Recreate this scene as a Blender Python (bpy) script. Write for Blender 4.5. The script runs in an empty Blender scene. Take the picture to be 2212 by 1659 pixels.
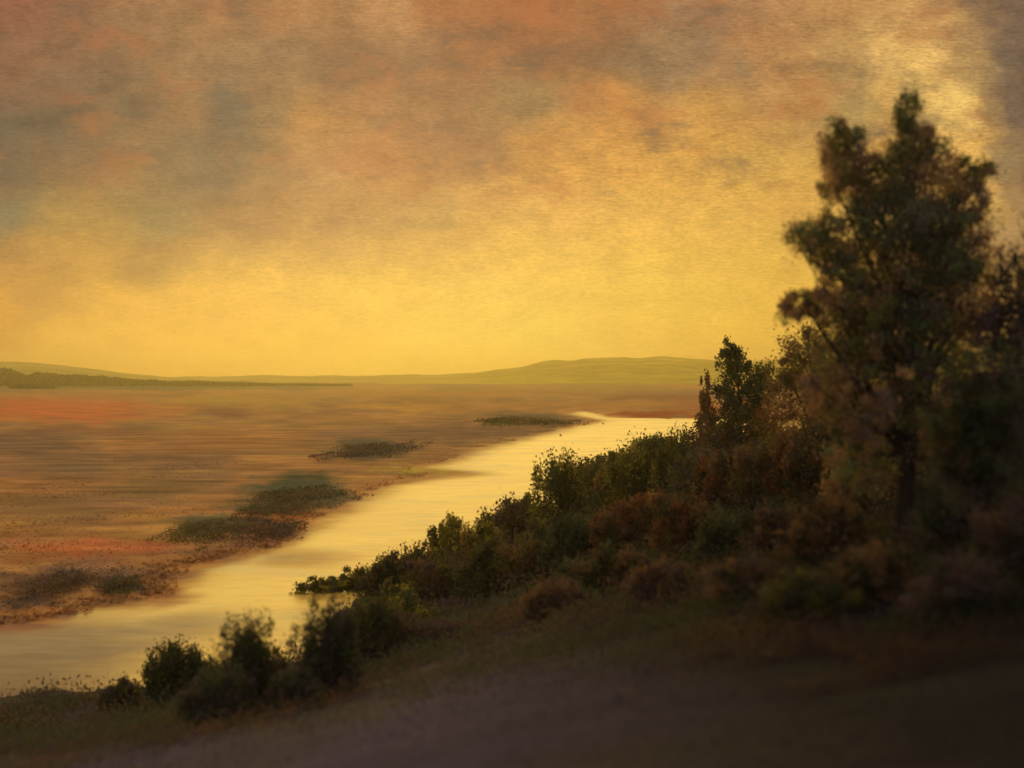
import bpy, math, random
import numpy as np
from mathutils import Vector

S = bpy.context.scene
COL = S.collection
R = math.radians
FPX, CX, CY, H = 2150.0, 1106.0, 815.0, 30.0       # survey of the view: 35 mm lens, eye 30 m above the river

# ------------------------------------------------------------------ camera, sky, sun, exposure
cam_d = bpy.data.cameras.new('camera')
cam_d.lens = 35.0
cam_d.sensor_width = 36.0
cam_d.shift_y = -14.5 / 2212
cam_d.clip_start = 0.2
cam_d.clip_end = 30000
cam_d.dof.use_dof = True
cam_d.dof.focus_distance = 450.0
cam_d.dof.aperture_fstop = 0.135
cam = bpy.data.objects.new('camera', cam_d)
cam.location = (0, 0, H)
cam.rotation_euler = (R(90), 0, 0)
COL.objects.link(cam)
S.camera = cam

S.view_settings.view_transform = 'Standard'
S.view_settings.look = 'None'
S.view_settings.exposure = 0.0
S.view_settings.gamma = 1.0
S.view_settings.use_curve_mapping = False

SUN_AZ, SUN_EL = -8.0, 14.0


def lin(c, k=1.0):
    out = []
    for v in c:
        v = v / 255.0
        out.append((v / 12.92 if v <= 0.04045 else ((v + 0.055) / 1.055) ** 2.4) * k)
    return tuple(out)


class NT:
    """small helper round a node tree"""
    def __init__(self, tree):
        self.t = tree
        self.t.nodes.clear()

    def n(self, kind, **kw):
        nd = self.t.nodes.new(kind)
        for k, v in kw.items():
            setattr(nd, k, v)
        return nd

    def put(self, sock, v):
        if isinstance(v, bpy.types.NodeSocket):
            self.t.links.new(v, sock)
        else:
            sock.default_value = v

    def m(self, op, a, b=0.0, c=None, clamp=False):
        nd = self.n('ShaderNodeMath', operation=op, use_clamp=clamp)
        self.put(nd.inputs[0], a)
        self.put(nd.inputs[1], b)
        if c is not None:
            self.put(nd.inputs[2], c)
        return nd.outputs[0]

    def rng(self, v, a, b, c=0.0, d=1.0, smooth=True):
        nd = self.n('ShaderNodeMapRange', interpolation_type='SMOOTHSTEP' if smooth else 'LINEAR')
        nd.clamp = True
        self.put(nd.inputs[0], v)
        for i, x in zip((1, 2, 3, 4), (a, b, c, d)):
            nd.inputs[i].default_value = x
        return nd.outputs[0]

    def mix(self, f, a, b, mode='MIX'):
        nd = self.n('ShaderNodeMix', data_type='RGBA', blend_type=mode)
        nd.clamp_factor = True
        self.put(nd.inputs[0], f)
        self.put(nd.inputs[6], a if isinstance(a, bpy.types.NodeSocket) else (*a, 1.0))
        self.put(nd.inputs[7], b if isinstance(b, bpy.types.NodeSocket) else (*b, 1.0))
        return nd.outputs[2]

    def xyz(self, x, y, z):
        nd = self.n('ShaderNodeCombineXYZ')
        for i, v in enumerate((x, y, z)):
            self.put(nd.inputs[i], v)
        return nd.outputs[0]

    def noise(self, vec, scale, detail=4.0, rough=0.55, out=0):
        nd = self.n('ShaderNodeTexNoise')
        self.put(nd.inputs['Vector'], vec)
        nd.inputs['Scale'].default_value = scale
        nd.inputs['Detail'].default_value = detail
        nd.inputs['Roughness'].default_value = rough
        return nd.outputs[out]


SKY_ROWS = [
    # (image row of the cloud band, [(column, colour)...])
    (-420, [(-300, (160, 122, 96)), (1100, (186, 138, 92)), (2400, (156, 128, 98))]),
    (0, [(-200, (140, 88, 78)), (30, (150, 96, 76)), (150, (152, 102, 78)), (320, (166, 122, 86)), (520, (172, 127, 82)),
         (720, (172, 128, 84)), (850, (196, 150, 100)), (960, (178, 118, 72)), (1130, (172, 108, 66)), (1300, (166, 116, 76)),
         (1480, (162, 128, 98)), (1640, (178, 136, 96)), (1780, (196, 152, 98)), (1950, (208, 168, 106)), (2060, (184, 148, 102)),
         (2150, (128, 108, 90)), (2300, (112, 95, 82))]),
    (125, [(-200, (130, 98, 80)), (20, (142, 104, 82)), (160, (132, 104, 82)), (320, (148, 117, 84)), (460, (152, 123, 88)),
           (600, (152, 120, 84)), (760, (134, 100, 70)), (860, (150, 112, 78)), (1000, (164, 112, 68)), (1150, (150, 102, 68)),
           (1310, (138, 105, 76)), (1430, (162, 133, 97)), (1545, (152, 127, 97)), (1650, (190, 146, 92)), (1850, (192, 158, 102)),
           (2010, (250, 212, 128)), (2090, (192, 162, 106)), (2170, (122, 107, 90)), (2300, (104, 92, 82))]),
    (240, [(-200, (98, 90, 82)), (0, (103, 95, 84)), (150, (101, 90, 78)), (250, (126, 107, 82)), (390, (152, 117, 80)),
           (485, (108, 98, 82)), (590, (150, 121, 80)), (710, (186, 137, 74)), (850, (170, 126, 78)), (1000, (158, 116, 76)),
           (1150, (156, 127, 84)), (1300, (204, 148, 78)), (1500, (214, 165, 88)), (1700, (200, 162, 94)), (1850, (180, 156, 98)),
           (1960, (220, 184, 106)), (2050, (255, 222, 130)), (2120, (170, 144, 98)), (2190, (122, 105, 88)), (2320, (104, 90, 80))]),
    (345, [(-200, (98, 92, 82)), (0, (106, 97, 84)), (150, (132, 107, 80)), (300, (142, 116, 82)), (450, (122, 106, 84)),
           (590, (160, 126, 82)), (680, (192, 153, 98)), (850, (188, 132, 74)), (1000, (182, 132, 78)), (1150, (212, 157, 78)),
           (1300, (226, 172, 82)), (1500, (230, 180, 86)), (1650, (214, 174, 88)), (1950, (214, 172, 88)), (2100, (248, 204, 110)),
           (2185, (160, 138, 98)), (2320, (124, 106, 86))]),
    (450, [(-200, (118, 108, 88)), (0, (128, 121, 95)), (190, (168, 138, 82)), (350, (150, 130, 86)), (510, (166, 127, 82)),
           (700, (186, 142, 82)), (900, (194, 152, 86)), (1050, (216, 170, 90)), (1200, (232, 182, 92)), (1400, (240, 192, 92)),
           (1650, (234, 188, 90)), (2050, (206, 166, 88)), (2185, (174, 142, 96)), (2320, (140, 112, 84))]),
    (550, [(-200, (150, 122, 80)), (0, (172, 132, 77)), (180, (202, 158, 78)), (310, (176, 138, 78)), (500, (192, 152, 86)),
           (700, (206, 162, 86)), (900, (222, 177, 86)), (1200, (241, 196, 90)), (1500, (240, 195, 86)), (1750, (226, 182, 82)),
           (2200, (170, 132, 84)), (2350, (140, 110, 80))]),
    (640, [(-200, (190, 140, 72)), (0, (224, 164, 74)), (90, (198, 148, 78)), (240, (232, 178, 80)), (500, (241, 190, 86)),
           (800, (240, 196, 86)), (1100, (243, 202, 92)), (1400, (240, 200, 86)), (1700, (236, 190, 78)), (2250, (176, 130, 76))]),
    (730, [(-200, (190, 138, 72)), (0, (208, 148, 72)), (150, (240, 186, 82)), (400, (246, 191, 82)), (700, (241, 194, 80)),
           (1000, (243, 206, 92)), (1170, (240, 208, 92)), (1300, (240, 198, 88)), (1600, (243, 196, 78)), (2250, (180, 134, 76))]),
    (800, [(-200, (190, 140, 70)), (0, (214, 165, 74)), (400, (232, 180, 74)), (800, (228, 188, 74)), (1200, (230, 190, 76)),
           (1700, (226, 176, 74)), (2250, (170, 126, 74))]),
]

world = bpy.data.worlds.new('World')
S.world = world
world.use_nodes = True
w = NT(world.node_tree)
tc = w.n('ShaderNodeTexCoord').outputs['Generated']
sep = w.n('ShaderNodeSeparateXYZ')
w.put(sep.inputs[0], tc)
dx, dy, dz = sep.outputs
yy = w.m('MAXIMUM', dy, 0.35)
s0 = w.m('DIVIDE', dx, yy)
t0 = w.m('DIVIDE', dz, yy)
pv = w.xyz(s0, w.m('MULTIPLY', t0, 1.5), 0.0)
nc = w.n('ShaderNodeTexNoise')
w.put(nc.inputs['Vector'], pv)
nc.inputs['Scale'].default_value = 9.0
nc.inputs['Detail'].default_value = 7.0
nc.inputs['Roughness'].default_value = 0.6
ns = w.n('ShaderNodeSeparateXYZ')
w.put(ns.inputs[0], nc.outputs['Color'])
s1 = w.m('MULTIPLY_ADD', w.m('SUBTRACT', ns.outputs[0], 0.5), 0.17, s0)
lowfade = w.rng(t0, 0.0, 0.16, 0.25, 1.0)
t1 = w.m('MULTIPLY_ADD', w.m('MULTIPLY', w.m('SUBTRACT', ns.outputs[1], 0.5), lowfade), 0.13, t0)
S_LO, S_HI = -0.75, 0.75
sf = w.rng(s1, S_LO, S_HI, 0.0, 1.0, smooth=False)


def ramp_row(stops):
    nd = w.n('ShaderNodeValToRGB')
    cr = nd.color_ramp
    cr.interpolation = 'EASE'
    els = []
    for i, (px, c) in enumerate(stops):
        pos = ((px - CX) / FPX - S_LO) / (S_HI - S_LO)
        e = cr.elements[i] if i < 2 else cr.elements.new(min(1, max(0, pos)))
        els.append((min(1, max(0, pos)), c))
    for e, (pos, c) in zip(sorted(cr.elements, key=lambda q: q.position), els):
        pass
    while len(cr.elements) > 1:
        cr.elements.remove(cr.elements[-1])
    cr.elements[0].position = els[0][0]
    cr.elements[0].color = (*lin(els[0][1]), 1)
    for pos, c in els[1:]:
        e = cr.elements.new(pos)
        e.color = (*lin(c), 1)
    w.put(nd.inputs[0], sf)
    return nd.outputs[0]


cur = ramp_row(SKY_ROWS[-1][1])
for (pa, _), (pb, sb) in zip(SKY_ROWS[::-1][:-1], SKY_ROWS[::-1][1:]):
    f = w.rng(t1, (CY - pa) / FPX, (CY - pb) / FPX)
    cur = w.mix(f, cur, ramp_row(sb))
# fine streaks drawn out along the wind, and mottling where the cloud is thick
st = w.noise(w.xyz(w.m('MULTIPLY', s0, 75.0), w.m('MULTIPLY', t0, 420.0), 0.0), 1.0, 5.0, 0.7)
mo = w.noise(w.xyz(w.m('MULTIPLY', s0, 26.0), w.m('MULTIPLY', t0, 44.0), 3.0), 1.0, 8.0, 0.68)
pe = w.noise(w.xyz(w.m('MULTIPLY', s0, 190.0), w.m('MULTIPLY', t0, 560.0), 7.0), 1.0, 3.0, 0.6)
amt = w.rng(t0, 0.02, 0.26, 0.3, 0.85)
det = w.m('ADD', w.m('MULTIPLY', w.m('SUBTRACT', st, 0.5), 1.15), w.m('MULTIPLY', w.m('SUBTRACT', mo, 0.5), 1.5))
det = w.m('ADD', det, w.m('MULTIPLY', w.m('SUBTRACT', pe, 0.5), 1.0))
gain = w.m('MULTIPLY_ADD', w.m('MULTIPLY', det, amt), 1.0, 1.0)
cur = w.mix(1.0, cur, w.xyz(gain, w.m('POWER', gain, 1.12), w.m('POWER', gain, 1.1)), 'MULTIPLY')
big = w.noise(w.xyz(w.m('MULTIPLY', s0, 11.0), w.m('MULTIPLY', t0, 20.0), 11.0), 1.0, 7.0, 0.65)
big2 = w.noise(w.xyz(w.m('MULTIPLY', s0, 9.0), w.m('MULTIPLY', t0, 17.0), 31.0), 1.0, 7.0, 0.68)
hi = w.rng(t0, 0.08, 0.24)
cur = w.mix(w.m('MULTIPLY', w.rng(big, 0.50, 0.70), w.m('MULTIPLY', hi, 0.55)), cur, lin((190, 116, 66)))
cur = w.mix(w.m('MULTIPLY', w.rng(big2, 0.52, 0.72), w.m('MULTIPLY', hi, 0.75)), cur, lin((98, 86, 76)))
cur = w.mix(1.0, cur, (1.0, 0.91, 0.69), 'MULTIPLY')
cur = w.mix(hi, cur, w.mix(1.0, cur, (0.86, 0.80, 0.86), 'MULTIPLY'))
# unseen sky to the sides and behind, brightened to fill the near foliage
away = w.rng(dy, 0.72, -0.2)
fill_sky = w.mix(w.rng(dz, 0.0, 0.8), lin((204, 188, 184)), lin((184, 168, 164)))
cur = w.mix(away, cur, fill_sky)
cloud = w.n('ShaderNodeBackground')
w.put(cloud.inputs[0], cur)
cloud.inputs[1].default_value = 1.0
clear = w.n('ShaderNodeTexSky', sky_type='NISHITA')
clear.sun_disc = False
clear.sun_elevation = R(SUN_EL)
clear.sun_rotation = R(SUN_AZ)
clear_bg = w.n('ShaderNodeBackground')
w.put(clear_bg.inputs[0], clear.outputs[0])
clear_bg.inputs[1].default_value = 0.06
mx = w.n('ShaderNodeMixShader')
mx.inputs[0].default_value = 0.96
w.put(mx.inputs[1], clear_bg.outputs[0])
w.put(mx.inputs[2], cloud.outputs[0])
wo = w.n('ShaderNodeOutputWorld')
w.put(wo.inputs[0], mx.outputs[0])

sun_d = bpy.data.lights.new('sun', 'SUN')
sun_d.energy = 1.15
sun_d.angle = R(42)
sun_d.color = (1.0, 0.72, 0.17)
sun = bpy.data.objects.new('sun', sun_d)
sun.rotation_euler = Vector((math.sin(R(SUN_AZ)) * math.cos(R(SUN_EL)), math.cos(R(SUN_AZ)) * math.cos(R(SUN_EL)),
                             math.sin(R(SUN_EL)))).to_track_quat('Z', 'Y').to_euler()
COL.objects.link(sun)

S.render.engine = 'CYCLES'
S.cycles.max_bounces = 5
S.cycles.diffuse_bounces = 3
S.cycles.transmission_bounces = 2
S.cycles.transparent_max_bounces = 4

# ------------------------------------------------------------------ helpers
rs = np.random.RandomState(7)


def pt(px, py, Y):
    """point of the place seen at this spot of the survey photograph, Y metres away"""
    return np.array([(px - CX) / FPX * Y, Y, H - (py - CY) / FPX * Y])


def flat(px, py, z=0.0):
    Y = (H - z) * FPX / (py - CY)
    return np.array([(px - CX) / FPX * Y, Y])


def tag(o, label=None, cat=None, group=None, kind=None):
    if label: o['label'] = label
    if cat: o['category'] = cat
    if group: o['group'] = group
    if kind: o['kind'] = kind
    return o


def mesh_obj(name, verts, faces, mat, parent=None, colors=None, smooth=False):
    """faces: (n,3) or (n,4) int array"""
    verts = np.asarray(verts, dtype=np.float32)
    faces = np.asarray(faces, dtype=np.int32)
    k = faces.shape[1]
    me = bpy.data.meshes.new(name)
    me.vertices.add(len(verts))
    me.vertices.foreach_set('co', verts.ravel())
    me.loops.add(faces.size)
    me.loops.foreach_set('vertex_index', faces.ravel())
    me.polygons.add(len(faces))
    me.polygons.foreach_set('loop_start', np.arange(0, faces.size, k, dtype=np.int32))
    me.polygons.foreach_set('loop_total', np.full(len(faces), k, dtype=np.int32))
    me.polygons.foreach_set('use_smooth', np.full(len(faces), smooth, dtype=bool))
    if colors is not None:
        a = me.color_attributes.new('tint', 'FLOAT_COLOR', 'POINT')
        c = np.ones((len(verts), 4), dtype=np.float32)
        c[:, :3] = colors
        a.data.foreach_set('color', c.ravel())
    me.update(calc_edges=True)
    me.materials.append(mat)
    o = bpy.data.objects.new(name, me)
    COL.objects.link(o)
    if parent is not None:
        o.parent = parent
    return o


def vnoise(x, y, seed=0):
    """smooth value noise, numpy"""
    x = np.asarray(x, float); y = np.asarray(y, float)
    xi = np.floor(x).astype(np.int64); yi = np.floor(y).astype(np.int64)
    fx = x - xi; fy = y - yi
    fx = fx * fx * (3 - 2 * fx); fy = fy * fy * (3 - 2 * fy)

    def h(a, b):
        n = (a * 374761393 + b * 668265263 + seed * 1442695041) & 0x7fffffff
        n = ((n ^ (n >> 13)) * 1274126177) & 0x7fffffff
        return ((n ^ (n >> 16)) & 0xffff) / 65535.0
    return (h(xi, yi) * (1 - fx) + h(xi + 1, yi) * fx) * (1 - fy) + (h(xi, yi + 1) * (1 - fx) + h(xi + 1, yi + 1) * fx) * fy


def fbm(x, y, seed=0, octv=4):
    s = 0; a = 0.5; t = 0
    for i in range(octv):
        s = s + a * vnoise(x * 2 ** i, y * 2 ** i, seed + i * 17)
        t += a; a *= 0.5
    return s / t


# ------------------------------------------------------------------ materials
def mat_tint(name, rough=0.9, nscale=3.0, var=0.35, transl=0.0, bump=0.0, stretch=1.0):
    m = bpy.data.materials.new(name)
    m.use_nodes = True
    t = NT(m.node_tree)
    at = t.n('ShaderNodeAttribute', attribute_name='tint').outputs['Color']
    ob = t.n('ShaderNodeNewGeometry').outputs['Position']
    mp = t.n('ShaderNodeMapping')
    t.put(mp.inputs[0], ob)
    mp.inputs['Scale'].default_value = (1.0 / stretch, 1.0, 1.0)
    nz = t.noise(mp.outputs[0], nscale, 7.0, 0.65)
    g = t.m('MULTIPLY_ADD', t.m('SUBTRACT', nz, 0.5), var * 2, 1.0)
    c = t.mix(1.0, at, t.xyz(g, g, g), 'MULTIPLY')
    out = t.n('ShaderNodeOutputMaterial')
    bs = t.n('ShaderNodeBsdfPrincipled')
    t.put(bs.inputs['Base Color'], c)
    bs.inputs['Roughness'].default_value = rough
    bs.inputs['Specular IOR Level'].default_value = 0.15
    if bump:
        b = t.n('ShaderNodeBump')
        b.inputs['Strength'].default_value = 0.6
        b.inputs['Distance'].default_value = bump
        t.put(b.inputs['Height'], nz)
        t.put(bs.inputs['Normal'], b.outputs[0])
    if transl:
        tr = t.n('ShaderNodeBsdfTranslucent')
        t.put(tr.inputs[0], t.mix(1.0, c, (1.25, 1.1, 0.6), 'MULTIPLY'))
        mxs = t.n('ShaderNodeMixShader')
        mxs.inputs[0].default_value = transl
        t.put(mxs.inputs[1], bs.outputs[0])
        t.put(mxs.inputs[2], tr.outputs[0])
        t.put(out.inputs[0], mxs.outputs[0])
    else:
        t.put(out.inputs[0], bs.outputs[0])
    return m


M_leaf = mat_tint('leaves', 0.75, 1.2, 0.3, transl=0.45)
M_bark = mat_tint('bark', 0.95, 6.0, 0.5, bump=0.03)
M_hill = mat_tint('hillside_soil', 1.0, 0.35, 0.35, bump=0.25, stretch=2.0)
M_plain = mat_tint('marsh_soil', 1.0, 0.10, 1.15, bump=0.1, stretch=3.5)
M_far = mat_tint('far_hill_grass', 1.0, 0.02, 0.9, stretch=3.0)
M_blade = mat_tint('grass_blades', 0.8, 0.5, 0.4, transl=0.08)

M_water = bpy.data.materials.new('river_water')
M_water.use_nodes = True
t = NT(M_water.node_tree)
pos = t.n('ShaderNodeNewGeometry').outputs['Position']
mp = t.n('ShaderNodeMapping'); t.put(mp.inputs[0], pos); mp.inputs['Scale'].default_value = (0.35, 1.0, 1.0)
n1 = t.noise(mp.outputs[0], 0.55, 6.0, 0.6)
mp2 = t.n('ShaderNodeMapping'); t.put(mp2.inputs[0], pos); mp2.inputs['Scale'].default_value = (0.02, 0.05, 1.0)
n2 = t.noise(mp2.outputs[0], 1.0, 5.0, 0.6)
mp3 = t.n('ShaderNodeMapping'); t.put(mp3.inputs[0], pos); mp3.inputs['Scale'].default_value = (0.035, 0.06, 1.0); mp3.inputs['Location'].default_value = (5.0, 3.3, 0)
n3 = t.noise(mp3.outputs[0], 1.0, 5.0, 0.6)
mp4 = t.n('ShaderNodeMapping'); t.put(mp4.inputs[0], pos); mp4.inputs['Scale'].default_value = (0.12, 0.5, 1.0)
n4 = t.noise(mp4.outputs[0], 1.0, 6.0, 0.7)
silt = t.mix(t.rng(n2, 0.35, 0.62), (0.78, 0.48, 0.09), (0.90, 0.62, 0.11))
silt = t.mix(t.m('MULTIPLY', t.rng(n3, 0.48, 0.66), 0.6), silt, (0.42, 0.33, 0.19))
# turbid grey-green and brown shallows where the river widens under the marsh
murk = None
for (cx_, cy_, rr_, cc_, am_) in ((-56, 108, 20, (0.40, 0.37, 0.25), .8), (-50, 92, 14, (0.30, 0.22, 0.14), .8), (-40, 120, 9, (0.50, 0.45, 0.27), .5), (-36, 165, 10, (0.55, 0.36, 0.16), .4)):
    vm = t.n('ShaderNodeVectorMath', operation='DISTANCE'); t.put(vm.inputs[0], pos); vm.inputs[1].default_value = (cx_, cy_, 0)
    dd = t.m('ADD', t.m('DIVIDE', vm.outputs['Value'], rr_), t.m('MULTIPLY', t.m('SUBTRACT', n3, 0.5), 1.8))
    mk_ = t.rng(dd, 0.3, 1.3, am_, 0.0)
    silt = t.mix(mk_, silt, cc_)
    murk = mk_ if murk is None else t.m('MAXIMUM', murk, mk_)
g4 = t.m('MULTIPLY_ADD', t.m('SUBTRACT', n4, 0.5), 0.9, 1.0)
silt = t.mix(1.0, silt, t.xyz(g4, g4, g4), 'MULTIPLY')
sh = t.n('ShaderNodeAttribute', attribute_name='shallows').outputs['Fac']
mudc = t.n('ShaderNodeAttribute', attribute_name='tint').outputs['Color']
shf = t.m('ADD', t.m('MULTIPLY', sh, 1.25), t.m('MULTIPLY', t.m('SUBTRACT', n4, 0.5), 0.9))
shw = t.rng(shf, 0.15, 1.0)
silt = t.mix(shw, silt, mudc)
turb = t.m('MAXIMUM', shw, murk)
bs = t.n('ShaderNodeBsdfPrincipled')
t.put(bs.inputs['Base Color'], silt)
t.put(bs.inputs['Roughness'], t.m('MULTIPLY_ADD', turb, 0.4, 0.38))
bs.inputs['IOR'].default_value = 1.36
t.put(bs.inputs['Specular IOR Level'], t.m('MULTIPLY_ADD', turb, -0.36, 0.42))
b = t.n('ShaderNodeBump'); b.inputs['Strength'].default_value = 0.5; b.inputs['Distance'].default_value = 0.12
t.put(b.inputs['Height'], n1); t.put(bs.inputs['Normal'], b.outputs[0])
out = t.n('ShaderNodeOutputMaterial'); t.put(out.inputs[0], bs.outputs[0])

# ------------------------------------------------------------------ river

# ------------------------------------------------------------------ marsh plain across the river
SHORE = [(-900, 1420), (-300, 1385), (-40, 1352), (70, 1345), (200, 1312), (335, 1286), (395, 1228), (520, 1192), (600, 1168), (690, 1104),
         (790, 1052), (880, 1034), (975, 1024), (880, 1012), (1000, 970), (1100, 946), (1200, 924), (1278, 909),
         (1240, 902), (1205, 894), (1250, 886), (1300, 890), (1345, 901), (1460, 903), (1620, 902), (2100, 908), (2900, 915)]
land = [flat(a, b) for a, b in SHORE] + [np.array([9000., 900.]), np.array([9000., 12000.]), np.array([-9000., 12000.]), np.array([-9000., 100.])]
land = np.array(land)


def poly_sd(P, poly):
    """signed distance, positive inside"""
    x, y = P[:, 0], P[:, 1]
    inside = np.zeros(len(P), bool)
    d = np.full(len(P), 1e9)
    n = len(poly)
    for i in range(n):
        a, b_ = poly[i], poly[(i + 1) % n]
        e = b_ - a
        tt = np.clip(((x - a[0]) * e[0] + (y - a[1]) * e[1]) / (e @ e), 0, 1)
        d = np.minimum(d, np.hypot(x - a[0] - tt * e[0], y - a[1] - tt * e[1]))
        c = ((a[1] > y) != (b_[1] > y)) & (x < (b_[0] - a[0]) * (y - a[1]) / (b_[1] - a[1] + 1e-12) + a[0])
        inside ^= c
    return np.where(inside, d, -d)


def to_px(P):
    return CX + FPX * P[:, 0] / P[:, 1], CY + FPX * H / P[:, 1]


# patches of marsh plants: (column, row, half width, half height, colour, amount)
PATCHES = [
    (150, 885, 230, 30, (208, 112, 60), 1.0), (60, 880, 90, 22, (210, 108, 60), .6), (480, 890, 90, 14, (140, 88, 62), .7),
    (60, 960, 170, 42, (104, 84, 74), .65), (160, 1010, 150, 34, (106, 88, 74), .6), (330, 1000, 120, 30, (120, 92, 66), .6),
    (300, 835, 420, 9, (84, 84, 62), .9), (40, 822, 140, 10, (58, 68, 52), .9), (640, 838, 200, 5, (120, 105, 75), .6),
    (500, 865, 250, 10, (190, 150, 66), .7), (850, 880, 160, 10, (205, 150, 62), .7), (1000, 850, 260, 10, (190, 130, 66), .6),
    (800, 965, 105, 26, (84, 80, 66), 1.0), (1130, 906, 110, 15, (96, 84, 66), 1.0), (960, 935, 160, 20, (132, 95, 68), .9),
    (1060, 925, 160, 17, (120, 88, 66), .8), (760, 985, 90, 14, (100, 84, 64), .7),
    (640, 1058, 100, 34, (70, 78, 56), 1.0), (600, 1095, 110, 26, (104, 92, 66), .9), (700, 1075, 60, 26, (98, 94, 66), .8),
    (440, 1135, 85, 24, (104, 100, 68), .9), (560, 1140, 110, 17, (86, 70, 60), 1.0), (600, 1118, 90, 9, (190, 110, 60), .7),
    (900, 1018, 90, 10, (176, 152, 60), .9), (430, 1195, 90, 16, (150, 110, 66), .5),
    (170, 1190, 150, 26, (196, 116, 66), .9), (330, 1190, 70, 20, (180, 100, 60), .8), (60, 1205, 60, 18, (180, 112, 62), .6),
    (120, 1260, 120, 28, (86, 70, 62), .9), (60, 1310, 90, 24, (92, 74, 62), .9), (260, 1265, 60, 24, (90, 78, 66), .8),
    (100, 1100, 200, 40, (140, 108, 68), .6), (350, 1060, 160, 30, (132, 104, 62), .7), (480, 960, 250, 30, (166, 112, 62), .6),
    (200, 930, 200, 14, (150, 96, 62), .6), (1400, 896, 110, 7, (160, 72, 34), 1.0), (1420, 860, 150, 7, (150, 90, 50), .8),
    (1300, 875, 200, 8, (188, 130, 62), .6), (1250, 840, 350, 9, (180, 140, 60), .6), (1540, 880, 120, 18, (168, 88, 44), .7),
]
BASE = lin((172, 122, 68))


def marsh_colour(P):
    px, py = to_px(P)
    wx = (fbm(px / 60, py / 22, 5) - .5) * 130 + (fbm(px / 16, py / 5, 15) - .5) * 60
    wy = (fbm(px / 70, py / 24, 9) - .5) * 44 + (fbm(px / 18, py / 6, 19) - .5) * 22
    wl = np.clip((py - 830) / 120, 0.1, 1.0)
    c = np.tile(np.array(BASE), (len(P), 1))
    g = fbm(px / 55, py / 9, 21)[:, None]
    c = c * (0.60 + .85 * g)
    g3 = np.clip((fbm(px / 200, py / 26, 35) - .48) * 5, 0, 1)[:, None]
    c = c * (1 - .5 * g3) + np.array(lin((134, 98, 84))) * .5 * g3
    g4 = np.clip((fbm(px / 180, py / 14, 38) - .55) * 6, 0, 1)[:, None]
    c = c * (1 - .4 * g4) + np.array(lin((206, 160, 74))) * .4 * g4
    g2 = np.clip((fbm(px / 160, py / 20, 33) - .52) * 5, 0, 1)[:, None]
    c = c * (1 - .45 * g2) + np.array(lin((128, 104, 72))) * .45 * g2
    for (a, b_, hw, hh, col, am) in PATCHES:
        r = np.sqrt(((px + wx - a) / hw) ** 2 + ((py + wy * wl - b_) / hh) ** 2)
        f = (am * np.clip(1.35 - r, 0, 1) ** 1.0)
        f = (f * f * (3 - 2 * f))[:, None]
        c = c * (1 - f) + np.array(lin(col)) * f
    return c * ALB_PLAIN * np.array([1.02, 1.12, 1.20])


ALB_PLAIN = 1.15
# grid that is fine where the plain is near
NY, NX = 520, 520
Ys = FPX * H / (np.linspace(FPX * H / 60, FPX * H / 6400, NY))
U = np.linspace(-1.1, 1.1, NX)
YY, UU = np.meshgrid(Ys, U, indexing='ij')
P2 = np.stack([(UU * YY).ravel(), YY.ravel()], 1)
sd = poly_sd(P2, land)
sdw = sd + (fbm(P2[:, 0] / 14, P2[:, 1] / 14, 3) - .5) * np.clip(P2[:, 1] / 12, 6, 60)
zz = np.clip(sdw * 0.06, -0.5, 0.45) + np.where(sdw > 0, (fbm(P2[:, 0] / 25, P2[:, 1] / 25, 11) - .5) * 0.5, 0)
keep = (sdw > -14).reshape(NY, NX)
fa = []
idx = np.arange(NY * NX).reshape(NY, NX)
kk = keep[:-1, :-1] | keep[1:, 1:] | keep[1:, :-1] | keep[:-1, 1:]
q = np.stack([idx[:-1, :-1][kk], idx[:-1, 1:][kk], idx[1:, 1:][kk], idx[1:, :-1][kk]], 1)
colr = marsh_colour(P2)
plain = mesh_obj('marsh_plain', np.column_stack([P2, zz]), q, M_plain, colors=colr, smooth=True)
tag(plain, kind='structure')


ry = FPX * H / np.linspace(FPX * H / 50, FPX * H / 2200, 420)
ry = np.concatenate([[-400, -100, 0, 30], ry])
ru = np.linspace(-1.2, 1.2, 420)
YY, UU = np.meshgrid(ry, ru, indexing='ij')
XX = UU * (np.abs(YY) + 20)
R2 = np.column_stack([XX.ravel(), YY.ravel()])
dsh = -poly_sd(R2, land) + (fbm(R2[:, 0] / 9, R2[:, 1] / 9, 71) - .5) * 8
mud = np.exp(-np.clip(dsh, 0, None) / np.clip(R2[:, 1] / 30, 3.5, 12))
Rs = R2.copy(); Rs[:, 1] = np.maximum(Rs[:, 1], 40)
mc = marsh_colour(Rs) * 1.25
idr = np.arange(len(R2)).reshape(XX.shape)
q = np.stack([idr[:-1, :-1], idr[:-1, 1:], idr[1:, 1:], idr[1:, :-1]], -1).reshape(-1, 4)
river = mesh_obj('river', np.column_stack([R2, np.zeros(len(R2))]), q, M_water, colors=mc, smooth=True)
ma = river.data.color_attributes.new('shallows', 'FLOAT_COLOR', 'POINT')
ma.data.foreach_set('color', np.column_stack([mud, mud, mud, np.ones(len(mud))]).astype(np.float32).ravel())
tag(river, kind='structure')


def blades(name, base, height, width, cols, mat, lean=0.35, parent=None, seed=1):
    """tapered blades, one triangle each"""
    r = np.random.RandomState(seed)
    n = len(base)
    a = r.rand(n) * np.pi
    side = np.stack([np.cos(a), np.sin(a), np.zeros(n)], 1) * (width * 0.5)[:, None]
    tip = base + np.stack([r.randn(n) * lean * height, r.randn(n) * lean * height, height], 1)
    V = np.stack([base - side, base + side, tip], 1).reshape(-1, 3)
    F = np.arange(3 * n).reshape(n, 3)
    return mesh_obj(name, V, F, mat, parent=parent, colors=np.repeat(cols, 3, 0))


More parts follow.
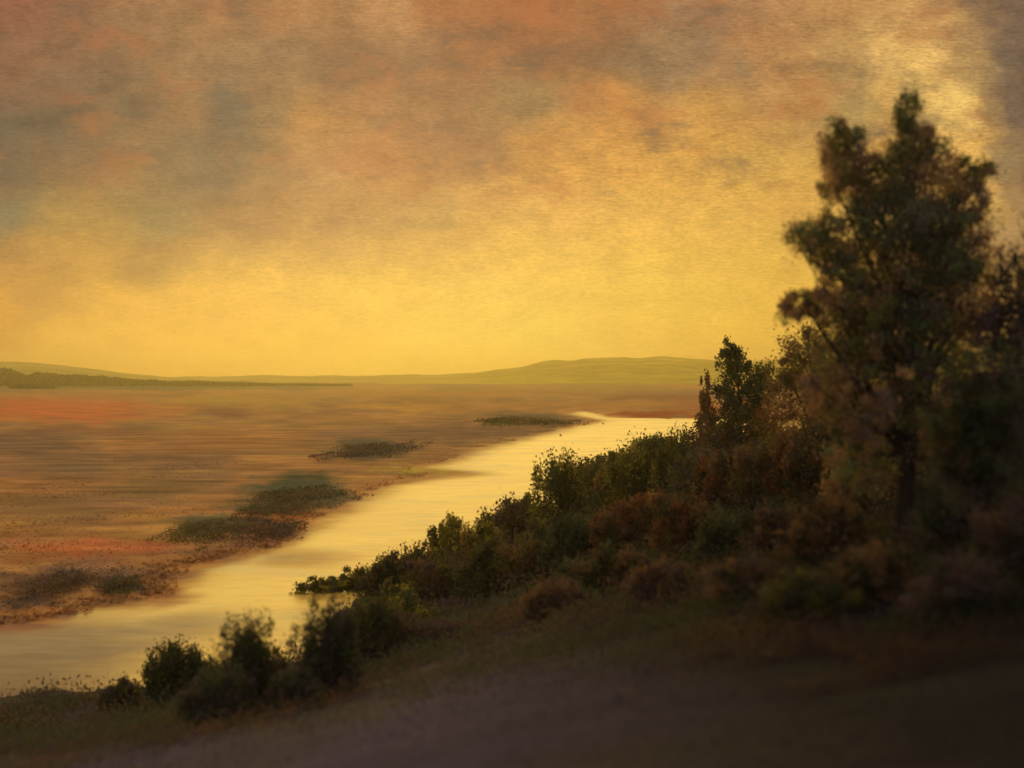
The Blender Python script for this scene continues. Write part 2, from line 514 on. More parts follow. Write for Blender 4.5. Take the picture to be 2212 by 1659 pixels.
# reeds and sedge over the marsh
n = 80000
py = 900 + (1400 - 900) * rs.rand(n) ** 0.8
px = rs.uniform(-500, 1650, n)
P = np.stack([(px - CX) / FPX * (FPX * H / (py - CY)), FPX * H / (py - CY)], 1)
s_ = poly_sd(P, land) + (fbm(P[:, 0] / 14, P[:, 1] / 14, 3) - .5) * np.clip(P[:, 1] / 12, 6, 60)
ok = (s_ > 0.5) | ((s_ > -2) & (rs.rand(n) < .3))
P = P[ok]
c = marsh_colour(P) * (0.95 + 0.3 * rs.rand(len(P), 1))
hgt = (0.20 + 0.35 * rs.rand(len(P)))
reeds = blades('marsh_grass', np.column_stack([P, np.full(len(P), 0.1)]), hgt, hgt * 2.2, c, M_blade, seed=3, lean=.6)
tag(reeds, 'brown and orange sedge covering the marsh plain beside the river', 'marsh grass', kind='stuff')

# ------------------------------------------------------------------ far hills
def far_hill(name, pxs, crest, base_py, Y, depth, col, seed):
    """a ridge of real depth whose crest follows the given profile"""
    nx, ny = 160, 24
    xs = np.linspace(pxs[0], pxs[-1], nx)
    cr = np.interp(xs, pxs, crest)
    cr = cr + (fbm(xs / 60, xs * 0, seed) - .5) * 6
    V = []; C_ = []
    for j in range(ny):
        v = j / (ny - 1)
        yv = Y + (v - .5) * depth
        prof = math.sin(math.pi * v) ** 1.2
        X = (xs - CX) / FPX * Y
        hgt = np.maximum(0, (base_py - cr)) * Y / FPX * .84
        z = hgt * prof * (0.72 + .5 * fbm(X / 300, np.full(nx, yv / 300), seed + 4)) - 2
        V.append(np.column_stack([X, np.full(nx, yv), z]))
        g = 0.75 + 0.5 * fbm(X / 400, np.full(nx, yv / 200), seed + 8)
        C_.append(np.array(lin(col))[None] * g[:, None])
    V = np.concatenate(V); C_ = np.concatenate(C_)
    id_ = np.arange(nx * ny).reshape(ny, nx)
    F = np.stack([id_[:-1, :-1], id_[:-1, 1:], id_[1:, 1:], id_[1:, :-1]], -1).reshape(-1, 4)
    o = mesh_obj(name, V, F, M_far, colors=C_, smooth=True)
    tag(o, kind='structure')
    return o


# horizon lies at row 815, so a hill's height above the plain is what stands over its own base row
far_hill('hills', [850, 1000, 1100, 1180, 1260, 1400, 1550, 1750, 2000, 2400], [816, 806, 784, 770, 764, 764, 770, 768, 762, 764], 826, 5200, 1400, (205, 190, 60), 3)
far_hill('hills', [-900, -300, 0, 80, 170, 260, 360, 520], [750, 760, 766, 770, 780, 796, 810, 822], 826, 5400, 1400, (180, 170, 80), 5)
far_hill('hills', [200, 400, 700, 1000, 1300, 1600, 1900], [812, 806, 804, 802, 800, 798, 802], 823, 6000, 700, (190, 176, 80), 9)

# ------------------------------------------------------------------ near hillside on this bank
CTRL = [(0, 1659, 40), (550, 1659, 28), (1106, 1659, 22), (1700, 1659, 17), (2212, 1659, 14), (-700, 1659, 55), (3000, 1659, 12),
        (0, 1600, 60), (300, 1575, 66), (700, 1480, 72), (1000, 1380, 75), (1300, 1300, 70), (1600, 1300, 48), (1900, 1300, 36), (2212, 1300, 32),
        (0, 1556, 82), (300, 1515, 88), (560, 1470, 96), (760, 1400, 108), (900, 1300, 125), (1060, 1215, 146), (1200, 1165, 160), (1300, 1130, 178),
        (1430, 1075, 205), (1500, 1020, 240), (1600, 1010, 190), (1750, 1040, 110), (1945, 1160, 50), (2212, 1120, 48), (2212, 980, 110),
        (2000, 1000, 120), (1560, 960, 320), (1800, 950, 260), (2300, 940, 300), (2600, 1100, 60)]
cp = np.array([pt(*c_) for c_ in CTRL])
shore_pts = [(-330, 20), (-140, 72), (-80, 86), (-48, 97), (-34, 115), (-26, 134), (-10, 168), (-2, 200), (16, 262), (50, 370), (90, 480), (150, 560), (300, 600)]
cp = np.vstack([cp, [(a, b_, -0.4) for a, b_ in shore_pts], [(a - 25, b_ + 30, -3.0) for a, b_ in shore_pts],
                [(0, 0, 25.5), (-20, -30, 26), (60, -40, 32), (60, 20, 29), (-60, 20, 14)]])
SC = 100.0


def tps_fit(p):
    X = p[:, :2] / SC
    r = np.sqrt(((X[:, None] - X[None]) ** 2).sum(-1)) + 1e-9
    K = r * r * np.log(r) + np.eye(len(X)) * 2e-4
    A = np.block([[K, np.column_stack([np.ones(len(X)), X])], [np.vstack([np.ones(len(X)), X.T]), np.zeros((3, 3))]])
    return X, np.linalg.solve(A, np.concatenate([p[:, 2], [0, 0, 0]]))


TX, TW = tps_fit(cp)


def hill_z(x, y):
    q_ = np.column_stack([np.ravel(x), np.ravel(y)]) / SC
    z = TW[-3] + q_ @ TW[-2:]
    for i in range(len(TX)):
        r = np.sqrt(((q_ - TX[i]) ** 2).sum(1)) + 1e-9
        z += TW[i] * r * r * np.log(r)
    x_, y_ = np.ravel(x), np.ravel(y)
    z += (fbm(x_ / 9, y_ / 9, 41) - .5) * 1.0 * np.clip(np.hypot(x_, y_) / 60, .2, 1)
    z += (fbm(x_ / 2.2, y_ / 2.2, 47) - .5) * 0.25
    return z


def ground_hit(px, py):
    """where the line of sight through this spot meets the near hillside"""
    Y = np.geomspace(9, 420, 900)
    X = (px - CX) / FPX * Y
    Z = H - (py - CY) / FPX * Y
    g = hill_z(X, Y)
    i = np.where(g >= Z)[0]
    if len(i) == 0:
        i = [int(np.argmax(g - Z))]
    i = i[0]
    return np.array([X[i], Y[i], g[i]])


def hill_colour(P):
    x, y = P[:, 0], P[:, 1]
    a = fbm(x / 14, y / 14, 61)[:, None]
    b_ = fbm(x / 5, y / 5, 63)[:, None]
    c1 = np.array([0.080, 0.062, 0.112]); c2 = np.array([0.078, 0.066, 0.066]); c3 = np.array([0.056, 0.048, 0.080])
    f = np.clip((a - .42) * 6, 0, 1); g = np.clip((b_ - .5) * 4, 0, 1)
    c = c1 * (1 - f) + c2 * f
    c = c * (1 - .5 * g) + c3 * .5 * g
    # canopy shade painted into the soil colour at right, open heath on the left
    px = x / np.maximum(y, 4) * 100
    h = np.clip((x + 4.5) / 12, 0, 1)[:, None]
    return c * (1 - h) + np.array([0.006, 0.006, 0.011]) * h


ny, nx = 300, 420
ys = np.concatenate([np.linspace(-60, 8, 30), np.geomspace(8.3, 640, ny - 30)])
us = np.linspace(-1.5, 1.6, nx)
YY, UU = np.meshgrid(ys, us, indexing='ij')
XX = UU * (np.abs(YY) + 45)
Zh = hill_z(XX, YY).reshape(XX.shape)
keep = Zh > -1.5
idx = np.arange(ny * nx).reshape(ny, nx)
kk = keep[:-1, :-1] | keep[1:, 1:] | keep[1:, :-1] | keep[:-1, 1:]
q = np.stack([idx[:-1, :-1][kk], idx[:-1, 1:][kk], idx[1:, 1:][kk], idx[1:, :-1][kk]], 1)
Pv = np.column_stack([XX.ravel(), YY.ravel(), Zh.ravel()])
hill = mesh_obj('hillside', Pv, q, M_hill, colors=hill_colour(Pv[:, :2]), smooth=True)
tag(hill, kind='structure')

# short heath grass over the near slope
n = 150000
px = rs.uniform(-150, 2360, n)
yd = np.exp(rs.uniform(math.log(15), math.log(190), n))
X = (px - CX) / FPX * yd
Zg = hill_z(X, yd)
ok = Zg > 0.1
P = np.column_stack([X, yd, Zg - 0.03])[ok]
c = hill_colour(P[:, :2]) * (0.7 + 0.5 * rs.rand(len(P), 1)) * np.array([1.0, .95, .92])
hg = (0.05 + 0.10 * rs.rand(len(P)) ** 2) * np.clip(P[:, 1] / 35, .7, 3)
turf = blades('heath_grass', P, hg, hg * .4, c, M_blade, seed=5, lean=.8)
tag(turf, 'short dark heath grass on the near slope below the trees', 'grass', kind='stuff')


# ------------------------------------------------------------------ trees and shrubs
DK = (0.052, 0.062, 0.040); OLV = (0.135, 0.135, 0.042); GRN = (0.105, 0.135, 0.066); BRN = (0.200, 0.135, 0.075)
OCH = (0.34, 0.24, 0.11); RUS = (0.190, 0.085, 0.042); PUR = (0.120, 0.090, 0.096); YGR = (0.36, 0.34, 0.06)
GRY = (0.130, 0.122, 0.092)


def leaf_mesh(name, C, D, size, cols, mat, parent, r):
    """rhombic leaf sprays: centre, outward direction, length"""
    n = len(C)
    D = D / (np.linalg.norm(D, axis=1, keepdims=True) + 1e-9)
    D = D + r.randn(n, 3) * 0.55
    D /= np.linalg.norm(D, axis=1, keepdims=True)
    q_ = r.randn(n, 3)
    Sd = np.cross(D, q_)
    Sd /= np.linalg.norm(Sd, axis=1, keepdims=True) + 1e-9
    N = np.cross(D, Sd)
    L = size[:, None]
    V = np.stack([C - D * L * .5, C + Sd * L * .3 + N * L * .06, C + D * L * .5, C - Sd * L * .3 + N * L * .06], 1).reshape(-1, 3)
    F = np.arange(4 * n).reshape(n, 4)
    return mesh_obj(name, V, F, mat, parent=parent, colors=np.repeat(cols, 4, 0))


def tube(path, radii, seg=6):
    path = np.asarray(path, float)
    V = []; F = []
    for i, p in enumerate(path):
        d = path[min(i + 1, len(path) - 1)] - path[max(i - 1, 0)]
        d /= np.linalg.norm(d) + 1e-9
        a = np.cross(d, [0.3, 0.9, 0.1]); a /= np.linalg.norm(a) + 1e-9
        b_ = np.cross(d, a)
        for k in range(seg):
            th = 2 * math.pi * k / seg
            V.append(p + radii[i] * (math.cos(th) * a + math.sin(th) * b_))
    for i in range(len(path) - 1):
        for k in range(seg):
            F.append([i * seg + k, i * seg + (k + 1) % seg, (i + 1) * seg + (k + 1) % seg, (i + 1) * seg + k])
    return np.array(V), np.array(F)


def tubes_obj(name, paths, mat, parent, col):
    Vs, Fs, o_ = [], [], 0
    for p, rad in paths:
        V, F = tube(p, rad)
        Vs.append(V); Fs.append(F + o_); o_ += len(V)
    V = np.concatenate(Vs)
    return mesh_obj(name, V, np.concatenate(Fs), mat, parent=parent, colors=np.tile(col, (len(V), 1)), smooth=True)


def bend(a, b_, r, k=0.12, n=6):
    a = np.asarray(a, float); b_ = np.asarray(b_, float)
    L = np.linalg.norm(b_ - a)
    out = []
    off = r.randn(3) * L * k
    for i in range(n):
        f = i / (n - 1)
        out.append(a * (1 - f) + b_ * f + off * math.sin(math.pi * f))
    return np.array(out)


def empty(name, loc):
    o = bpy.data.objects.new(name, None)
    o.location = loc
    o.empty_display_size = 0.5
    COL.objects.link(o)
    return o


def lobe_leaves(c, rad, n, pal, r, spiky=0.0, clump=0.30, size=0.25, gap=0.35):
    """leaves gathered in clumps through an ellipsoid; each clump has one leaf colour"""
    c = np.asarray(c, float); rad = np.asarray(rad, float)
    nc_ = max(6, int(n / 90))
    d = r.randn(nc_, 3); d /= np.linalg.norm(d, axis=1, keepdims=True)
    rr = (0.25 + 0.75 * r.rand(nc_) ** 0.6)
    if spiky:
        up = d[:, 2] > 0.1
        rr = np.where(up & (r.rand(nc_) < .5), rr * (1 + spiky * r.rand(nc_)), rr)
    cc = d * rr[:, None]
    ci = r.randint(0, nc_, n)
    cs = clump * (0.5 + r.rand(nc_))
    loc = cc[ci] + r.randn(n, 3) * cs[ci][:, None] * np.array([1, 1, .8 if not spiky else 1.15]) * .62
    P_ = c + loc * rad
    D = (loc + cc[ci] * .4) * rad + np.array([0, 0, .35]) * rad.mean() * (1 + 2 * spiky)
    pal = np.array(pal, float)
    pc = pal[r.randint(0, len(pal), nc_)]
    cols = pc[ci] * (0.7 + 0.6 * r.rand(n, 1))
    sz = size * (0.6 + 0.8 * r.rand(n))
    return P_, D, sz, cols


def shrub(px, base, wpx, hpx, pal, label, cat='shrub', group='shrubs along the near bank', name='shrub', n=5200, spiky=0.5, lobes=5,
          seed=0, at=None, dens=1.0, leafpx=7.0, depth=0.8):
    r = np.random.RandomState(1000 + seed)
    g = ground_hit(px, base) if at is None else np.asarray(at, float)
    m = g[1] / FPX
    W, Hh = wpx * m / 2, hpx * m
    root = empty(name, g)
    tag(root, label, cat, group)
    Ps = []
    for k in range(lobes):
        f = (k + .5) / lobes * 2 - 1
        f = f * .62 + r.randn() * .08
        top = Hh * (0.62 + 0.38 * (1 - abs(f)) - 0.16 * r.rand())
        rad = np.array([W * (0.42 + .16 * r.rand()), W * depth * (0.5 + .2 * r.rand()), top * .46])
        c_ = np.array([f * W, r.randn() * W * depth * .25, top * .52])
        Ps.append(lobe_leaves(c_, rad, int(n * dens / lobes), pal, r, spiky=spiky, size=leafpx * m))
    lowr = np.array([W * .95, W * depth * .8, Hh * .28])
    Ps.append(lobe_leaves([0, 0, Hh * .2], lowr, int(n * .35), pal, r, size=leafpx * m))
    A = [np.concatenate([p_[i] for p_ in Ps]) for i in range(4)]
    A[0][:, 2] = np.maximum(A[0][:, 2], -0.02 * Hh)
    leaf_mesh('foliage', A[0], A[1], A[2], A[3], M_leaf, root, r)
    paths = []
    for k in range(7):
        e = np.array([(r.rand() * 2 - 1) * W * .7, r.randn() * W * .3, Hh * (.5 + .45 * r.rand())])
        p_ = bend([r.randn() * W * .06, r.randn() * W * .06, -0.3], e, r)
        rad0 = 0.02 * Hh + .02
        paths.append((p_, np.linspace(rad0, rad0 * .2, len(p_))))
    tubes_obj('stem', paths, M_bark, root, (0.05, 0.035, 0.025))
    return root


def tree(name, base, lobes, trunk_r, label, cat, group, seed, leaf, nper, pal_default, trunk_top, bright=1.0):
    """base (px, py, Y); lobes: (px, py, half w px, half h px, dy metres, palette, leaves)"""
    r = np.random.RandomState(seed)
    B = np.array(base, float)
    root = empty(name, B)
    tag(root, label, cat, group)
    m = B[1] / FPX
    tt = np.array(trunk_top) - B
    tp = bend([0, 0, -0.6], tt, r, k=.010, n=9)
    flare = np.linspace(1, .25, 9) * trunk_r
    flare[0] *= 1.5; flare[1] *= 1.12
    tubes_obj('trunk', [(tp, flare)], M_bark, root, (0.03, 0.024, 0.02))
    for (px, py, hw, hh, dy, pal, nl) in lobes:
        hw, hh, nl = hw * 1.08, hh * 1.06, int(nl * .8)
        pal = np.array(pal or pal_default) * bright
        Yl = B[1] + dy
        c_ = pt(px, py, Yl) - B
        rad = np.array([hw * m, (hw * .8 + 10) * m, hh * m])
        P_, D, sz, cols = lobe_leaves(c_, rad, nl, pal, r, spiky=.35, clump=.24, size=leaf * m)
        fo = leaf_mesh('crown', P_, D, sz, cols, M_leaf, root, r)
        # the limb that carries this part of the crown, with side twigs
        k = int(np.clip(np.searchsorted(tp[:, 2], c_[2] - 1.5 - 1.3 * abs(c_[0] - np.interp(c_[2], tp[:, 2], tp[:, 0]))), 3, 8)) - 1
        p_ = bend(tp[k], c_ + np.array([0, 0, rad[2] * .2]), r, k=.04)
        pp = [(p_, np.linspace(flare[k] * .7 + .02, .02, len(p_)))]
        for j in range(5):
            q0 = p_[2 + j % 4]
            e = c_ + r.randn(3) * rad * .6
            b2 = bend(q0, e, r, k=.1, n=5)
            pp.append((b2, np.linspace(.045, .012, 5)))
        tubes_obj('branch', pp, M_bark, root, (0.03, 0.024, 0.02))
    return root


# ---- tall tree on the right
TB = ground_hit(1945, 1160)
tY = TB[1]
palA = [DK, GRN, DK, OLV, BRN, BRN]
palB = [BRN, BRN, OCH, PUR, OLV]
palC = [DK, GRN, DK, PUR]
tall_lobes = [
    (1968, 262, 32, 46, 0, [DK, OLV, GRN], 3200), (1975, 320, 52, 40, 0, palA, 5200), (1990, 300, 30, 26, .5, palB, 1200),
    (1815, 300, 40, 42, .4, [OLV, GRN, DK, BRN], 3800), (1835, 355, 55, 45, 0, palB, 4200), (1800, 400, 36, 60, -.6, [BRN, OLV, OCH], 2600),
    (2095, 375, 42, 34, .3, [OLV, GRN, BRN], 2800), (2090, 430, 50, 50, .2, palB, 4600),
    (1900, 400, 80, 60, 0, palA, 8000), (1990, 400, 80, 60, .4, palB, 7000), (1920, 480, 95, 70, -.3, palC, 11000), (2030, 490, 80, 70, .2, palC, 9000),
    (1762, 505, 54, 42, 0, [OLV, GRN, BRN], 4600), (1800, 545, 50, 40, .4, [OLV, OCH, BRN], 3000), (1825, 590, 50, 42, -.4, palA, 3800),
    (1900, 580, 80, 60, 0, palB, 7000), (2010, 590, 90, 66, 0, palC, 9500), (2090, 560, 55, 70, .5, palB, 4800),
    (1735, 665, 44, 44, 0, [BRN, OLV, DK], 3000), (1790, 660, 55, 46, .3, palB, 4200), (1870, 680, 75, 66, -.4, palA, 7800),
    (1960, 690, 80, 70, 0, palC, 8500), (2060, 670, 75, 66, 0, palB, 7000), (1840, 770, 80, 54, 0, palA, 6200), (1930, 790, 80, 60, 0, palB, 6000),
    (2030, 780, 80, 66, 0, palA, 6600), (1870, 900, 70, 60, -.6, palB, 5600), (2020, 920, 70, 60, -.6, palA, 5600), (1820, 900, 70, 60, .5, palA, 5000),
    (1850, 1000, 66, 56, -.4, palA, 4600), (2050, 1010, 76, 60, -.4, palC, 5000), (1985, 640, 90, 80, 1.2, palC, 7000), (1900, 740, 100, 90, 1.5, palA, 8000), (2110, 700, 46, 70, 0.6, palB, 4000), (1790, 820, 60, 44, 0, palB, 3400), (1980, 860, 90, 50, 0, palA, 4600),
]
tree('tall_tree', TB, tall_lobes, 0.42, 'tall dark brown-green tree with three uneven tops, highest thing above the river', 'tree', None, 11,
     6.5, 0, palA, pt(1966, 330, tY), bright=1.9)

# ---- trees at the right edge, behind and beside the tall one
g = ground_hit(2230, 1120)
tree('edge_tree', g, [(2200, 620, 46, 90, 0, [PUR, DK, BRN], 4500), (2170, 720, 50, 80, 0, [PUR, DK], 4500), (2240, 760, 80, 110, 0, palC, 9000),
                      (2190, 860, 80, 90, 0, palC, 9000), (2140, 900, 60, 80, 0, palA, 5000), (2260, 560, 60, 110, 0, [PUR, DK, BRN], 4500),
                      (2220, 960, 80, 80, 0, palC, 6000)],
     0.3, 'dusky purple-brown tree cut off by the right edge of the view', 'tree', None, 12, 7, 0, palC, pt(2235, 560, g[1]), bright=1.3)
g = ground_hit(2120, 1240)
tree('broad_tree', g, [(2110, 860, 80, 80, 0, palC, 7000), (2170, 960, 90, 90, 0, palC, 8000), (2060, 940, 60, 70, 0, palA, 4500), (2110, 1030, 80, 70, 0, palC, 5000)],
     0.22, 'low black-green tree filling the shade right of the tall trunk', 'tree', None, 13, 8, 0, palC, pt(2115, 850, g[1]))
g = ground_hit(1745, 1060)
tree('ochre_tree', g, [(1745, 760, 56, 56, 0, [OCH, BRN, OLV], 4200), (1700, 830, 56, 56, 0, [OCH, BRN, OLV], 4200), (1790, 850, 70, 70, 0, [BRN, OCH, DK], 5600),
                       (1730, 910, 80, 60, 0, [OCH, BRN, RUS], 5600), (1830, 930, 80, 70, 0, [BRN, BRN, OLV], 6000), (1850, 820, 60, 70, 0, [BRN, OLV, DK], 4800),
                       (1760, 990, 80, 50, 0, [BRN, RUS, OCH], 4600)],
     0.5, 'hazy ochre-brown tree between the small green tree and the tall tree', 'tree', None, 16, 6, 0, palB, pt(1770, 780, g[1]))
g = ground_hit(1600, 1010)
tree('young_tree', g, [(1590, 792, 30, 40, 0, [GRN, DK, OLV], 2600), (1570, 762, 16, 26, 0, [GRN, OLV], 900), (1600, 850, 48, 48, 0, [GRN, DK, GRN], 5200), (1640, 830, 36, 40, 0, [OLV, GRN], 2400),
                       (1600, 920, 50, 50, 0, [GRN, OLV, BRN], 4600), (1650, 910, 40, 44, 0, [OLV, YGR, BRN], 2600), (1560, 930, 40, 50, 0, [PUR, DK, BRN], 3600)],
     0.5, 'small dark green tree left of the tall tree, its top against the far hill', 'tree', None, 14, 6, 0, palA, pt(1592, 800, g[1]))
g = ground_hit(1525, 1010)
tree('russet_tree', g, [(1524, 850, 13, 44, 0, [RUS, RUS, BRN], 1500), (1528, 910, 26, 44, 0, [RUS, BRN, PUR], 2400), (1500, 960, 36, 34, 0, [BRN, PUR], 2200)],
     0.25, 'thin rust-red tree at the river bend, left of the small green tree', 'tree', None, 15, 6, 0, [RUS], pt(1524, 850, g[1]))

# ---- shrubs: (column, row of base, width, height, colours, label, ...)
SHR = [
    (262, 1530, 70, 44, [GRN, PUR, OLV], 'smallest round shrub at the left end of the bank'),
    (392, 1530, 120, 132, [DK, GRN, GRN, OLV], 'rounded dark green shrub, leftmost tall one on the bank'),
    (545, 1540, 145, 168, [DK, GRN, OLV, GRY], 'spiky topped grey-green shrub with its pointed crown against the river'),
    (715, 1510, 130, 172, [DK, PUR, GRN], 'tall purple-brown shrub with forked top, third pointed one from the left'),
    (810, 1450, 120, 130, [OLV, GRN, PUR], 'olive shrub leaning up the slope beside the forked purple one'),
    (640, 1530, 90, 70, [PUR, GRN], 'low purple shrub between the spiky shrub and the forked one'),
    (860, 1375, 130, 110, [OLV, GRN, YGR], 'olive shrub above the little cove of the river'),
    (850, 1300, 130, 90, [DK, GRN, BRN], 'dark green shrub behind the grassy spit'),
    (940, 1290, 110, 92, [BRN, PUR, OLV], 'brown shrub just below the bright yellow-green one'),
    (970, 1212, 66, 82, [YGR, YGR, OLV], 'bright yellow-green shrub glowing at the edge of the water'),
    (1040, 1225, 90, 100, [OLV, YGR, OCH], 'pale olive shrub right of the bright yellow-green one'),
    (1100, 1190, 100, 95, [PUR, GRY, BRN], 'grey-purple shrub with short spikes on its back'),
    (1060, 1290, 120, 110, [GRN, OLV, DK], 'dark green shrub below the pale olive one'),
    (1150, 1260, 110, 90, [OLV, BRN], 'olive-brown shrub in the middle of the slope'),
    (1215, 1160, 125, 148, [DK, GRN, OLV, YGR], 'flat topped dark olive shrub standing out over the river'),
    (1235, 1230, 110, 100, [GRN, DK], 'dark green shrub beneath the flat topped one'),
    (1290, 1130, 80, 90, [OLV, OCH, BRN], 'ochre shrub in the dip right of the flat topped one'),
    (1360, 1110, 110, 128, [GRN, OLV, YGR], 'mossy green two-humped shrub above the wide bend'),
    (1345, 1200, 120, 96, [RUS, BRN, DK], 'reddish brown shrub below the two-humped green one'),
    (1400, 1170, 90, 90, [OCH, RUS, BRN], 'pale ochre and rust shrub on the slope'),
    (1455, 1080, 70, 120, [GRN, OLV], 'narrow green shrub at the water line left of the russet tree'),
    (1505, 1080, 90, 110, [GRY, GRN, OLV], 'greyish green shrub in front of the russet tree'),
    (1480, 1200, 110, 110, [DK, RUS, BRN], 'nearly black shrub with rust-red tips'),
    (1560, 1100, 110, 130, [BRN, RUS, DK], 'dark brown shrub in front of the small green tree'),
    (1570, 1210, 120, 110, [DK, GRN], 'blackish green shrub low on the slope'),
    (1640, 1090, 110, 130, [PUR, BRN, OLV], 'purple-brown shrub under the small green tree'),
    (1708, 1080, 80, 150, [RUS, RUS, BRN], 'tall rust-orange shrub left of the tall trunk'),
    (1680, 1200, 130, 120, [BRN, DK, PUR], 'brown shrub below the rust-orange one'),
    (1770, 1090, 120, 170, [BRN, DK, RUS], 'dark red-brown shrub between the rust-orange one and the trunk'),
    (1790, 1210, 150, 130, [BRN, BRN, DK], 'wide brown shrub at the foot of the tall tree'),
    (1860, 1130, 110, 190, [BRN, OLV, OCH], 'tall ochre-brown shrub just left of the trunk'),
    (1880, 1290, 170, 120, [DK, BRN], 'blackish brown shrub in front of the trunk'),
    (2040, 1180, 120, 150, [DK, GRN, PUR], 'black-green shrub just right of the trunk'),
    (2080, 1330, 200, 130, [DK, PUR], 'broad black shrub in the deep shade on the right'),
    (2200, 1260, 160, 170, [DK, PUR, BRN], 'dark shrub at the right edge under the purple-brown tree'),
    (1330, 1270, 130, 90, [DK, GRN, BRN], 'low dark shrub on the middle of the slope, under the reddish brown one'),
    (1620, 1300, 150, 90, [PUR, BRN, DK], 'low purple-brown shrub on the open slope'),
    (1740, 1340, 170, 90, [DK, OLV], 'low dark olive shrub nearest to the viewer'),
    (1430, 1290, 130, 80, [BRN, PUR], 'low brown shrub on the slope beside the nearly black one'),
    (1200, 1330, 120, 70, [PUR, BRN], 'low purple shrub alone on the smooth slope'),
    (905, 1262, 120, 74, [OLV, BRN, GRN], 'olive and brown shrub on the neck of the spit, left of the bright yellow-green one'),
    (1130, 1140, 80, 60, [OLV, YGR], 'small pale shrub leaning out at the water left of the flat topped one'),
    (1290, 1075, 100, 70, [OLV, YGR, GRN], 'low green shrub at the water between the flat topped and the two-humped one'),
    (1420, 1020, 90, 70, [GRN, OLV], 'low green shrub at the water left of the narrow green one'),
    (470, 1560, 150, 90, [GRN, PUR, GRY], 'low green-purple shrub between the rounded and the spiky shrub'),
    (950, 1400, 170, 60, [PUR, PUR, GRN], 'wide purple-brown shrub on the slope below the cove'),
]
for i, a in enumerate(SHR):
    near = a[1] > 1400
    shrub(a[0], a[1], a[2] * (1.12 if near else 1.3), a[3] * (1.3 if near or a[1] < 1235 and a[0] < 1500 else 1.12), a[4], a[5], seed=i, spiky=.5 if near else .3, n=15000 if near else 8000 if a[2] > 100 else 5500, lobes=5 if near else 6,
          leafpx=6.5 if a[0] < 1700 else 8)

# low plants of the little grassy spit that runs into the river
for i, (px, py, wp, hp) in enumerate([(690, 1278, 110, 34), (765, 1272, 120, 50), (830, 1266, 110, 66)]):
    f2 = flat(px, py, 0.2)
    shrub(px, py, wp, hp, [OLV, YGR, GRN], ['flat yellow-green shrub at the very tip of the spit', 'flat olive shrub in the middle of the spit',
          'flat green shrub where the spit joins the bank'][i], seed=60 + i, spiky=.2, n=2400, at=(f2[0], f2[1], 0.05), leafpx=6, lobes=4,
          group='shrubs on the spit', depth=.6)

# heather, bracken and brambles growing into each other between the shrubs
r = np.random.RandomState(44)
nc_ = 32000
px = r.uniform(-60, 2300, nc_)
yd = np.exp(r.uniform(math.log(24), math.log(460), nc_))
X = (px - CX) / FPX * yd
Zg = hill_z(X, yd)
pyv = CY + (H - Zg) * FPX / yd
lowlim = np.interp(px, [-60, 250, 560, 900, 1200, 1500, 1900, 2300], [1720, 1680, 1620, 1530, 1470, 1480, 1560, 1600])
wt = np.clip((lowlim - pyv) / 120, 0, 1) * (Zg > 0.2)
ok = (r.rand(nc_) < wt) & ((fbm(X / 7, yd / 7, 91) > .36) | (pyv < 1190))
Cc = np.column_stack([X, yd, Zg])[ok]
pxo = px[ok]
npc = 15
hh_ = (0.5 + 1.9 * fbm(Cc[:, 0] / 6, Cc[:, 1] / 6, 93)) * np.clip(Cc[:, 1] / 80, .35, 2.0)
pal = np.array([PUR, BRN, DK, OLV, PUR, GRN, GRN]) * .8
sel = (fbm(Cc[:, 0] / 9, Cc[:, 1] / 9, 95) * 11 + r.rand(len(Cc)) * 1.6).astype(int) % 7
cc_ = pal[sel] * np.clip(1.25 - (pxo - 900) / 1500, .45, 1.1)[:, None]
rad_ = hh_ * (.8 + .5 * r.rand(len(Cc)))
L = r.randn(len(Cc), npc, 3) * .5
L[:, :, 2] = np.abs(L[:, :, 2]) * .9
Pl = Cc[:, None] + L * np.stack([rad_, rad_, hh_], 1)[:, None]
D = L + np.array([0, 0, .5])
sz = (7.0 * Cc[:, 1] / FPX)[:, None] * (0.6 + .8 * r.rand(len(Cc), npc))
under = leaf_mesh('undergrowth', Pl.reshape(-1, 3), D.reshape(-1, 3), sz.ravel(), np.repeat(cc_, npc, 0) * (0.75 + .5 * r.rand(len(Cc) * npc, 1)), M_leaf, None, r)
tag(under, 'tangled brown and purple undergrowth covering the slope between the shrubs', 'undergrowth', kind='stuff')

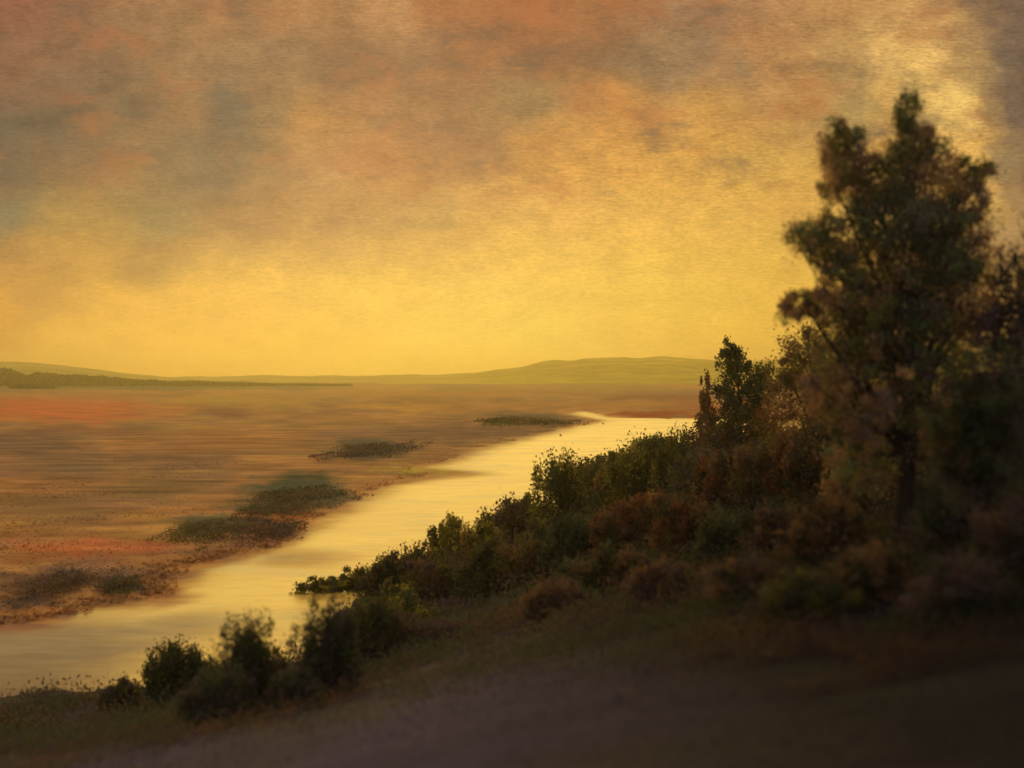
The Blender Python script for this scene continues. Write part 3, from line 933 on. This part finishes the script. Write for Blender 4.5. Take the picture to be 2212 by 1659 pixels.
# thickets on the marsh across the river
TH = [(800, 978, 150, 26, [GRY, DK, PUR], 'flat grey thicket in the middle of the marsh'),
      (1130, 914, 150, 16, [DK, GRN, BRN], 'dark thicket close to the narrow upper end of the river'),
      (640, 1080, 150, 40, [DK, GRN, GRY], 'dark green thicket on the marsh beside the river'),
      (590, 1110, 120, 30, [GRY, GRN], 'grey-green thicket just below the dark green one'),
      (445, 1150, 130, 30, [GRY, OLV, GRN], 'pale grey thicket inland of the shore point'),
      (555, 1158, 150, 24, [PUR, DK], 'purple-brown thicket along the shore point'),
      (120, 1275, 150, 40, [PUR, BRN, DK], 'purple thicket at the left by the lower marsh'),
      (260, 1275, 80, 34, [PUR, GRN], 'small purple-green thicket on the lower shore'),
      (70, 806, 70, 16, [DK, GRN], 'dark round clump of trees on the far left horizon')]
for i, a in enumerate(TH):
    a = (a[0], a[1], a[2], a[3], [tuple(np.array(q_) * 1.3) for q_ in a[4]] + [BRN], a[5])
    Yh = min(2600, H * FPX / (max(a[1], 835) - CY))
    shrub(a[0], a[1], a[2] * 1.4, a[3] * .6, a[4], a[5], cat='thicket', name='thicket', group='thickets across the river', seed=80 + i, spiky=.15,
          n=3000, at=((a[0] - CX) / FPX * Yh, Yh, 0.3), leafpx=4.5, lobes=14, depth=2.2 if a[1] > 830 else .5)

# far woods along the left horizon: one dark band of crowns
r = np.random.RandomState(5)
n = 26000
px = r.uniform(-400, 760, n)
Yw = r.uniform(3300, 3900, n)
hmax = np.interp(px, [-400, 0, 100, 300, 500, 760], [44, 44, 38, 16, 5, 0]) * (0.6 + .8 * fbm(px / 60, px * 0, 77))
C3 = np.column_stack([(px - CX) / FPX * Yw, Yw, r.rand(n) * hmax * 1.3])
wood = leaf_mesh('far_woods', C3, r.randn(n, 3) + [0, 0, 1], r.uniform(8, 17, n), np.array([DK, DK, GRN])[r.randint(0, 3, n)] * 1.0, M_leaf, None, r)
tag(wood, 'dark band of distant woods along the left horizon', 'woods', kind='stuff')

# ------------------------------------------------------------------ haze
hv = bpy.data.materials.new('haze_air')
hv.use_nodes = True
t = NT(hv.node_tree)
pvn = t.n('ShaderNodeVolumePrincipled')
pvn.inputs['Color'].default_value = (1.0, 0.86, 0.50, 1)
pvn.inputs['Density'].default_value = 0.00013
pvn.inputs['Anisotropy'].default_value = 0.72
out = t.n('ShaderNodeOutputMaterial')
t.put(out.inputs['Volume'], pvn.outputs[0])
x0, x1, y0, y1, z0, z1 = -7600, 7600, -600, 6700, -8, 185
V = [(x, y, z) for x in (x0, x1) for y in (y0, y1) for z in (z0, z1)]
F = [(0, 1, 3, 2), (4, 6, 7, 5), (0, 4, 5, 1), (2, 3, 7, 6), (0, 2, 6, 4), (1, 5, 7, 3)]
haze = mesh_obj('haze', V, F, hv)
tag(haze, 'thin golden haze over river and plain', 'haze', kind='stuff')
